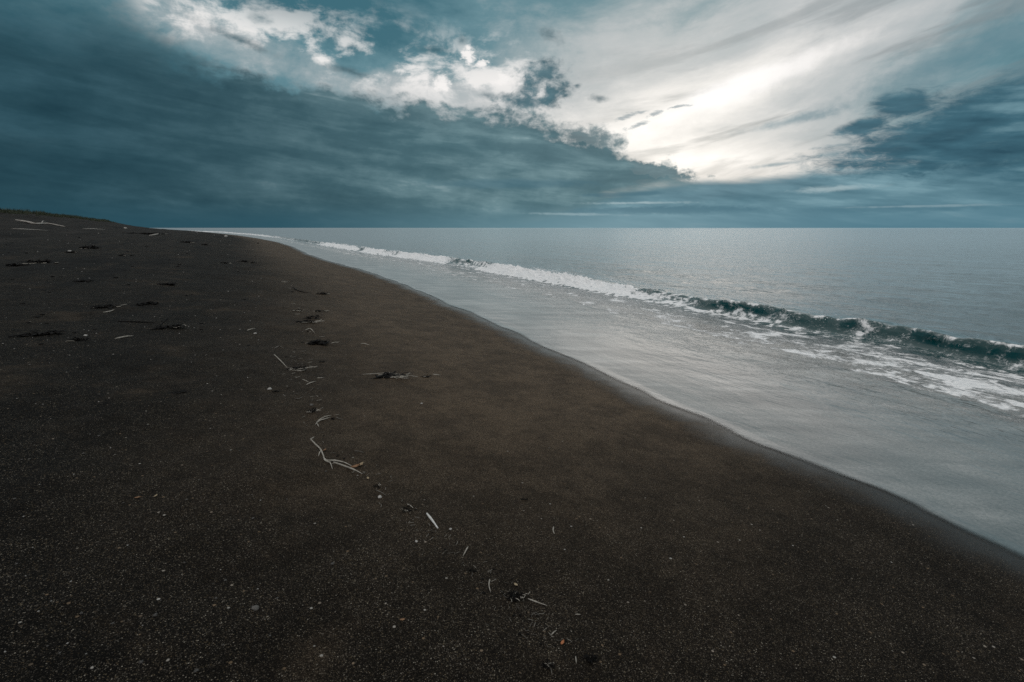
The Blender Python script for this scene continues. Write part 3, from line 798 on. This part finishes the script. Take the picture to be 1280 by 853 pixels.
def build_debris():
    # driftwood by the dune
    lg = stick('driftwood_log', [(20, 275.8), (33, 278.3), (45, 281.2), (60, 280.6), (81, 284)], 2.6, 'log',
               'long bleached driftwood log lying bent at the foot of the grassy dune', 'log', taper=0.6)
    stick('branch_stub', [(52, 281), (54, 279.2), (57, 278.2)], 1.0, 'log', None, None, parent=lg, lift=0.15)
    stick('ledge_pole', [(15, 286.2), (36, 287.6), (60, 288.6)], 1.2, 'log', 'thin pale strip put in for a sand ledge below the bleached log', 'log')  # pole shape added in place of a pale ledge of sand
    stick('driftwood_branch', [(187, 295.0), (198, 293.6), (210, 292.6)], 1.5, 'log', 'pale driftwood branch at the far end of the dune foot', 'branch')
    stick('driftwood_branch', [(104, 286.3), (118, 286.8), (132, 287.6)], 1.0, 'log', 'pale broken branch right of the bleached log', 'branch')
    # dark wrack: px, py, width, height, label, straws
    for q in [
        (181, 291.5, 46, 4, 'long dark seaweed heap at the dune foot beside a pale branch', 0),
        (112, 309, 22, 5, 'dark seaweed heap with a twig sticking up on the upper beach', 4),
        (90, 315, 16, 2.5, 'flat dark seaweed strip below the twiggy heap', 3),
        (19, 331, 26, 4, 'dark seaweed mat at the left edge of the beach', 0),
        (49, 327, 28, 6, 'bushy dark seaweed heap on the left side of the upper beach', 6),
        (152, 319, 8, 3, 'small lone dark seaweed knot on the upper beach', 1),
        (233, 302.5, 13, 3, 'dark seaweed knot near the far point of the beach', 3),
        (256, 305.5, 8, 2.5, 'smallest dark knot of seaweed near the far point', 0),
        (281, 328.5, 9, 3.5, 'dark spiky seaweed knot with a bent stalk', 2),
        (305, 326.6, 14, 2.5, 'looped dark seaweed stalk right of the spiky knot', 0),
        (316, 328, 6, 3, 'round dark seaweed lump ending the looped stalk', 0),
        (103, 351, 24, 2.5, 'thin dark seaweed line far up the dark sand', 0),
        (206, 355, 30, 2.5, 'dark line put in for a sand scar level with the foam tongue', 0),  # dark strips added in place of a scar in the sand
        (130, 383, 32, 5, 'dark seaweed heap with pale sticks below it', 3),
        (185, 379, 30, 4, 'dark seaweed streak right of the heap with pale sticks', 0),
        (211, 408, 34, 5, 'dark seaweed heap at the end of a straight dark stalk', 4),
        (98, 424, 24, 5, 'dark seaweed patch behind a short pale stick', 1),
        (45, 417, 50, 6, 'broad flat dark patch put in for a hollow in the sand at left', 0),  # dark heap added where the sand only dips
        (402, 367, 18, 2.5, 'farthest dark seaweed streak of the wrack line', 2),
        (399, 388.5, 14, 3, 'small seaweed tuft above the darkest heap', 6),
        (372, 388, 12, 3, 'tuft of pale straw and weed left of the darkest heap', 7),
        (391, 396.5, 21, 5, 'darkest seaweed heap of the wrack line with straws below', 0),
        (381, 402, 26, 3.5, 'straw covered seaweed below the darkest heap', 14),
        (393, 428, 38, 4.5, 'dark flattened seaweed roll in two lumps on bare sand', 3),
        (373, 460, 24, 5, 'dark seaweed heap with bleached straws along its near side', 12),
        (402, 452, 8, 2.5, 'small dark weed crumb right of the strawy heap', 0),
        (486, 469, 42, 4.5, 'lone strawy seaweed strip closer to the water', 14),
        (532, 470.5, 14, 2, 'thin end of the lone strip closest to the water', 1),
        (390, 512, 14, 8, 'seaweed tuft with a pale pebble on top', 8),
        (416, 523, 6, 4, 'small dark weed crumb at the end of the looped straw', 0),
        (224, 490, 24, 1.6, 'straight dark strip of weed alone on the black sand', 0),
        (345, 489, 12, 1.6, 'dark weed strip beside a pale shell bit', 0),
        (471, 607, 8, 3, 'dark weed crumb below the forked twig', 2),
        (509, 635, 14, 10, 'dark knot put in for a hole in the sand beside the white stick', 2),  # dark heap added in place of a hole in the sand
        (591, 712, 12, 7, 'dark weed knot below the short pale straw', 0),
        (640, 742, 26, 14, 'dark weed tangle with pale straws in the foreground', 8),
        (683, 829, 18, 12, 'dark weed tangle at the lower edge near the orange leaf', 4),
        (738, 822, 24, 7, 'dark weed strip right of the orange leaf', 0),
        (655, 624, 9, 3, 'short dark weed strip alone on smooth sand', 0),
    ]:
        clump(*q)
    # stalks of the dark wrack
    stick('seaweed_stalk', [(148, 402), (165, 403), (180, 403.5), (194, 404)], 1.8, 'kelp', 'straight dark seaweed stalk lying flat left of a heap', 'stalk')
    stick('seaweed_stalk', [(198, 409), (206, 401.5), (216, 393)], 1.2, 'kelp', 'dark seaweed stalk leaning up out of a heap', 'stalk')
    stick('seaweed_stalk', [(366, 359), (369, 362), (376, 365), (390, 367)], 1.2, 'kelp', 'curved dark stalk at the far end of the wrack line', 'stalk')
    stick('pale_stick', [(144, 424), (156, 422), (167, 420.3)], 2.0, 'straw', 'short pale stick right of a dark weed patch on the upper sand', 'stick')
    stick('pale_stick', [(129, 391), (138, 390), (143, 387.5)], 1.5, 'straw', 'crooked pale stick below a dark seaweed heap', 'stick')
    # the forked twig in the foreground
    tw = stick('forked_twig', [(388, 549), (394, 556), (400.5, 562.5), (404, 570), (406.5, 576.5)], 2.2, 'straw',
               'pale forked twig with side branches and dead leaves in the foreground', 'twig')
    for p, w in [([(404, 572), (408, 576.5), (418, 577), (430, 579), (441, 584)], 2.4), ([(417, 578.5), (430, 583.5), (443, 588.5), (453, 593)], 2.4),
                 ([(412, 577), (414, 582), (415.5, 587)], 1.6), ([(401.5, 563), (399.5, 567), (398, 571)], 1.6), ([(405, 575), (409, 578), (413, 579)], 2.2)]:
        stick('branch', p, w, 'straw', None, None, parent=tw)
    stick('white_stick', [(533.5, 642.5), (540, 651.5), (547.3, 661)], 2.9, 'white_stick', 'straight clean white stick on black sand', 'stick', taper=0.8)
    for p, w, m, l in [
        ([(389, 549), (393, 546.5)], 1.5, 'straw', 'short straw crossing the upper tip of the forked twig'),
        ([(394.5, 531), (399, 527), (407, 524.5), (413, 522)], 1.8, 'straw', 'near straw of the pair forming a narrow loop'),
        ([(395.5, 529), (401, 524.5), (408, 521.3), (414.5, 519.7)], 1.6, 'straw', 'far straw of the pair forming a narrow loop'),
        ([(396.5, 530), (398.5, 534)], 1.5, 'straw', 'stubby straw at the left end of the narrow loop'),
        ([(420, 522), (424, 524), (429, 525)], 1.1, 'dim_straw', 'thin grey straw right of the narrow loop'),
        ([(342.5, 443.5), (348, 449), (354, 455), (359, 460)], 1.5, 'straw', 'slanting straw leading down to a strawy seaweed heap'),
        ([(343, 436), (349, 433.5), (355, 436)], 1.2, 'dim_straw', 'arched grey straw above the slanting straw'),
        ([(371, 464), (379, 464), (386, 459.5)], 1.5, 'straw', 'bent straw along the near side of a strawy heap'),
        ([(383, 481.5), (388, 479.5), (395, 477)], 1.6, 'straw', 'straw below the strawy heap pointing to the water'),
        ([(378, 474.5), (386, 478)], 1.2, 'straw', 'short straw crossing below the strawy heap'),
        ([(396, 473), (405, 472.5)], 1.2, 'straw', 'level straw right of the crossing straws'),
        ([(309, 413.5), (314, 412.3), (320, 411)], 1.3, 'straw', 'lone straw left of the dark flattened roll'),
        ([(381.5, 413), (388, 411.8), (393.5, 417)], 1.3, 'straw', 'hooked straw between the two darkest heaps'),
        ([(369, 498.5), (374, 499), (379, 496)], 1.1, 'dim_straw', 'curved grey straw left of the pebble topped tuft'),
        ([(451, 430), (456, 430.5), (462, 432)], 1.3, 'straw', 'short straw alone on the brown sand'),
        ([(453, 468.5), (470, 468), (486, 467), (504, 469)], 1.3, 'straw', 'long straw along the lone strip near the water'),
        ([(541, 468.5), (551, 469.5)], 1.6, 'straw', 'pale straw past the thin end of the lone strip'),
        ([(443, 564), (450, 565), (455, 566.5)], 1.1, 'dim_straw', 'faint straw above the leaf of the forked twig'),
        ([(470, 613), (476, 616), (483, 620)], 1.3, 'dim_straw', 'grey straw below the forked twig'),
        ([(509, 630.5), (513, 633), (517, 636)], 1.5, 'straw', 'short pale straw on a dark knot'),
        ([(585, 684), (582, 690), (578.5, 696)], 2.1, 'straw', 'short tapering straw below the white stick'),
        ([(612, 724.5), (611.2, 733), (613.5, 741)], 1.7, 'straw', 'upright curved straw left of a dark tangle'),
        ([(660, 749), (667, 752), (675, 755), (684, 757.5)], 1.9, 'straw', 'long curved straw right of a dark tangle'),
        ([(719, 768.5), (726, 768.5)], 1.4, 'straw', 'tiny level straw right of the long curved straw'),
        ([(689, 794), (693, 790.5), (696, 788)], 1.6, 'straw', 'small slanted straw above the orange leaf'),
        ([(719.5, 821), (720.5, 830)], 1.5, 'straw', 'upright straw below the orange leaf'),
        ([(686, 832), (689, 838), (690, 844)], 1.5, 'dim_straw', 'grey straw on the tangle at the lower edge'),
        ([(692, 659), (691.3, 664), (693, 668)], 1.9, 'straw', 'small bent straw alone right of the white stick'),
    ]:
        stick('straw', p, w, m, l, 'straw', 'bleached straws along the wrack line')
    leaf(405.7, 564, 7, 'brown_leaf', 'small brown leaf on the upper arm of the forked twig', 1.2, .35)
    leaf(445, 584.5, 12, 'brown_leaf', 'curled brown leaf at the end of the forked twig', 0.3, .45)
    leaf(451, 582, 9, 'tan_leaf', 'yellowish leaf over the end of the forked twig', 0.9, .5)
    leaf(460, 599, 6, 'tan_leaf', 'yellowish leaf scrap just past the end of the forked twig', 2.0, .3)
    leaf(703, 804.5, 8, 'orange_leaf', 'bright orange brown leaf near the lower edge', 1.0, .2)
    leaf(503, 776, 7, 'brown_leaf', 'dull brown leaf left of the orange leaf', 0.2, .2)
    leaf(645, 732, 7, 'tan_leaf', 'narrow yellowish leaf on a dark tangle of weed', 2.3, .15)
    leaf(172, 623, 7, 'brown_leaf', 'lower brown leaf scrap on gritty black sand at left', 0.4, .2)
    leaf(195, 621, 7, 'tan_leaf', 'upper pinkish leaf scrap on gritty black sand at left', 1.7, .2)
    stone(319.5, 761, 8.5, 'pebble', 'round grey pebble alone on the black sand in front')
    stone(475, 622, 5.5, 'shell', 'pale flat shell below the forked twig', 'shell', 'shell')
    stone(520.5, 677.5, 4, 'shell', 'white shell left below the white stick', 'shell', 'shell')
    stone(563, 662, 3.5, 'shell', 'white shell right of the white stick', 'shell', 'shell')
    stone(527, 505, 3, 'shell', 'tiny white shell alone on brown sand', 'shell', 'shell')
    stone(389.5, 507, 5, 'pebble', 'grey pebble on top of a seaweed tuft')
    stone(337, 487, 5, 'shell', 'pale shell beside a dark weed strip', 'shell', 'shell')
    stone(319, 417.5, 3.5, 'shell', 'white shell under a lone straw', 'shell', 'shell')
    stone(282.5, 296.3, 4.5, 'shell', 'white block shaped shell near the far point', 'shell', 'shell')
    stone(87, 315.3, 5, 'shell', 'large white shell below the twiggy heap', 'shell', 'shell')
    stone(107, 420, 3.5, 'shell', 'white shell above a dark weed patch', 'shell', 'shell')
    stone(157, 286, 4, 'shell', 'white shell at the foot of the dune', 'shell', 'shell')
    # loose bits nobody could tell apart
    protos = {}
    def scatter(n, pick, name, mat, lab, cat, grp, size):
        k = 0
        if (name, mat) not in protos:
            lst = []
            for v in range(5):
                g = Geo()
                if name == 'straw_fragment':
                    th = 0; x = y = 0; P = []
                    for i in range(4):
                        P.append((x - .5, y, .06)); th += random.gauss(0, .35); x += math.cos(th) / 3; y += math.sin(th) / 3
                    g.tube(P, .045, None, 5)
                else:
                    g.lump((0, 0, .12), .5, .30 if name == 'weed_crumb' else .5, .7)
                me = g.mesh(name); me.materials.append(MAT[mat]); lst.append(me)
            protos[(name, mat)] = lst
        while k < n:
            px, py = pick()
            o, t = ground_hit(px, py)
            if t > 300: continue
            ob = bpy.data.objects.new(name, random.choice(protos[(name, mat)])); COL.objects.link(ob)
            sc = size() * max(t, 3.0) / F
            ob.scale = (sc, sc, sc); ob.location = o; ob.rotation_euler = (0, 0, random.uniform(0, 6.28))
            tag(ob, lab, cat, grp); k += 1
    def wrack():
        u = random.random() ** 0.8
        py = 340 + u * 470
        x = np.interp(py, [340, 400, 430, 460, 500, 550, 600, 650, 700, 750, 820], [355, 382, 385, 368, 388, 405, 462, 525, 585, 640, 700])
        return x + random.gauss(0, 7 + 16 * u), py
    def upper():
        return random.uniform(0, 330) , 290 + 170 * random.random() ** 1.3
    def left():
        return random.uniform(0, 420), random.uniform(400, 840)
    scatter(110, wrack, 'straw_fragment', 'straw', 'tiny bleached straw fragment strewn along the wrack line', 'straw', 'tiny straw fragments of the wrack line', lambda: random.uniform(2.5, 7))
    scatter(60, wrack, 'straw_fragment', 'dim_straw', 'tiny grey straw fragment strewn along the wrack line', 'straw', 'tiny grey straw fragments of the wrack line', lambda: random.uniform(3, 8))
    scatter(55, wrack, 'weed_crumb', 'kelp', 'tiny black weed crumb strewn along the wrack line', 'seaweed', 'tiny weed crumbs of the wrack line', lambda: random.uniform(1.0, 2.8))
    scatter(95, upper, 'shell_bit', 'shell', 'tiny white shell bit strewn over the upper beach', 'shell', 'tiny shell bits on the upper beach', lambda: random.uniform(0.6, 1.5))
    scatter(60, upper, 'weed_crumb', 'kelp', 'small black weed crumb strewn over the upper beach', 'seaweed', 'small weed crumbs on the upper beach', lambda: random.uniform(1.5, 4.5))
    scatter(45, left, 'gravel_bit', 'pebble', 'tiny grey pebble lying loose on the black sand', 'pebble', 'tiny loose pebbles on the black sand', lambda: random.uniform(1.2, 3.2))
    scatter(40, left, 'shell_bit', 'shell', 'tiny white shell bit lying loose on the black sand', 'shell', 'tiny loose shell bits on the black sand', lambda: random.uniform(0.8, 1.8))
build_debris()

# ------------------------------------------------------------------ grass along the top of the dune
def build_grass():
    m, N, b = new_mat('dune_grass')
    tc = N.n.new('ShaderNodeTexCoord').outputs['Object']
    N.put(b.inputs['Base Color'], N.ramp(N.noise(tc, 0.6, 4, 0.6), [(0.3, (0.016, 0.024, 0.010, 1)), (0.6, (0.035, 0.044, 0.018, 1)), (0.8, (0.07, 0.065, 0.032, 1))]))
    b.inputs['Roughness'].default_value = 0.7
    g = np.random.default_rng(3)
    n = 90000
    s = 25 + 330 * g.random(n) ** 1.5
    e = 31.5 + 13 * g.random(n) ** 1.3
    keep = fbm(s * 0.16, e * 0.35, 3) + 0.5 * perlin(s * 0.8, e * 0.9) + 0.55 * sstep(31, 36, e) > 0.22
    s, e = s[keep], e[keep]; n = len(s)
    d = d_shore(s) - e
    x = s * AL[0] + d * AC[0]; y = s * AL[1] + d * AC[1]; z = sand_z(x, y)
    h = (0.30 + 0.85 * g.random(n)) * (0.55 + 0.45 * sstep(31, 37, e)) * (0.75 + 0.5 * perlin(s * 0.3, e * .3))
    a = g.random(n) * 6.28; lean = g.normal(0, .35, n); wd = 0.012 + 0.012 * g.random(n) + s * 0.00012
    ca, sa = np.cos(a), np.sin(a)
    def P(k, u):      # side, height fraction
        off = lean * h * u * u
        return np.stack([x + ca * wd * k + sa * off + 0.12 * h * u * u, y + sa * wd * k - ca * off, z - 0.03 + h * u], -1)
    V = np.stack([P(-1, 0), P(1, 0), P(.6, .55), P(-.6, .55), P(0, 1)], 1).reshape(-1, 3)
    i = np.arange(n) * 5
    F4 = np.stack([i, i + 1, i + 2, i + 3], -1); F3 = np.stack([i + 3, i + 2, i + 4], -1)
    me = bpy.data.meshes.new('dune_grass'); me.from_pydata(V.tolist(), [], F4.tolist() + F3.tolist()); me.update()
    o = link('dune_grass', me, m); tag(o, 'low dark grass growing along the crest of the dune', 'grass', kind='stuff')
build_grass()

# ------------------------------------------------------------------ spray thrown up along the crest
def build_spray():
    m, N, b = new_mat('sea_spray'); b.inputs['Base Color'].default_value = (0.85, 0.87, 0.88, 1); b.inputs['Roughness'].default_value = 0.5
    g = np.random.default_rng(11); V = []; Fc = []
    cent = [(g.uniform(0, 12), 90) for _ in range(7)] + [(g.uniform(12, 21), 110) for _ in range(6)] + [(g.uniform(28, 60), 120) for _ in range(8)] + [(g.uniform(-6, 2), 60) for _ in range(3)]
    for c, n in cent:
        for k in range(n):
            s = c + g.normal(0, 0.22 + c * 0.012); u = 0.36 + g.normal(0, 0.10)
            d = float(d_wave(np.array([s]))[0]) + u
            z = 0.24 + 0.08 * (c > 12) + abs(g.normal(0, 0.045)) - 0.02
            r = g.uniform(0.003, 0.010) * (1 + c * 0.02)
            p = np.array([s * AL[0] + d * AC[0], s * AL[1] + d * AC[1], z]); i = len(V)
            for q in ((1, 0, 0), (0, 1, 0), (-1, 0, 0), (0, -1, 0), (0, 0, 1), (0, 0, -1)):
                V.append(tuple(p + np.array(q) * r * g.uniform(.6, 1.4)))
            Fc += [(i, i + 1, i + 4), (i + 1, i + 2, i + 4), (i + 2, i + 3, i + 4), (i + 3, i, i + 4), (i + 1, i, i + 5), (i + 2, i + 1, i + 5), (i + 3, i + 2, i + 5), (i, i + 3, i + 5)]
    me = bpy.data.meshes.new('sea_spray'); me.from_pydata(V, [], Fc); me.update()
    o = link('sea_spray', me, m); tag(o, 'white flecks of spray thrown up along the crest of the breaker', 'spray', kind='stuff')
build_spray()

# ------------------------------------------------------------------ camera and render settings
cam_d = bpy.data.cameras.new('camera'); cam_d.lens = 18.0; cam_d.sensor_width = 36.0
cam_d.clip_start = 0.05; cam_d.clip_end = 100000
cam = bpy.data.objects.new('camera', cam_d); COL.objects.link(cam)
cam.location = (0, 0, CAM_H); cam.rotation_euler = (math.radians(90) - PITCH, 0, 0)
scene.camera = cam
vs = scene.view_settings
scene.display_settings.display_device = 'sRGB'
vs.view_transform = 'Standard'; vs.look = 'None'; vs.exposure = 0.0; vs.gamma = 1.0; vs.use_curve_mapping = False
scene.cycles.use_denoising = False
scene.cycles.max_bounces = 5; scene.cycles.transparent_max_bounces = 8
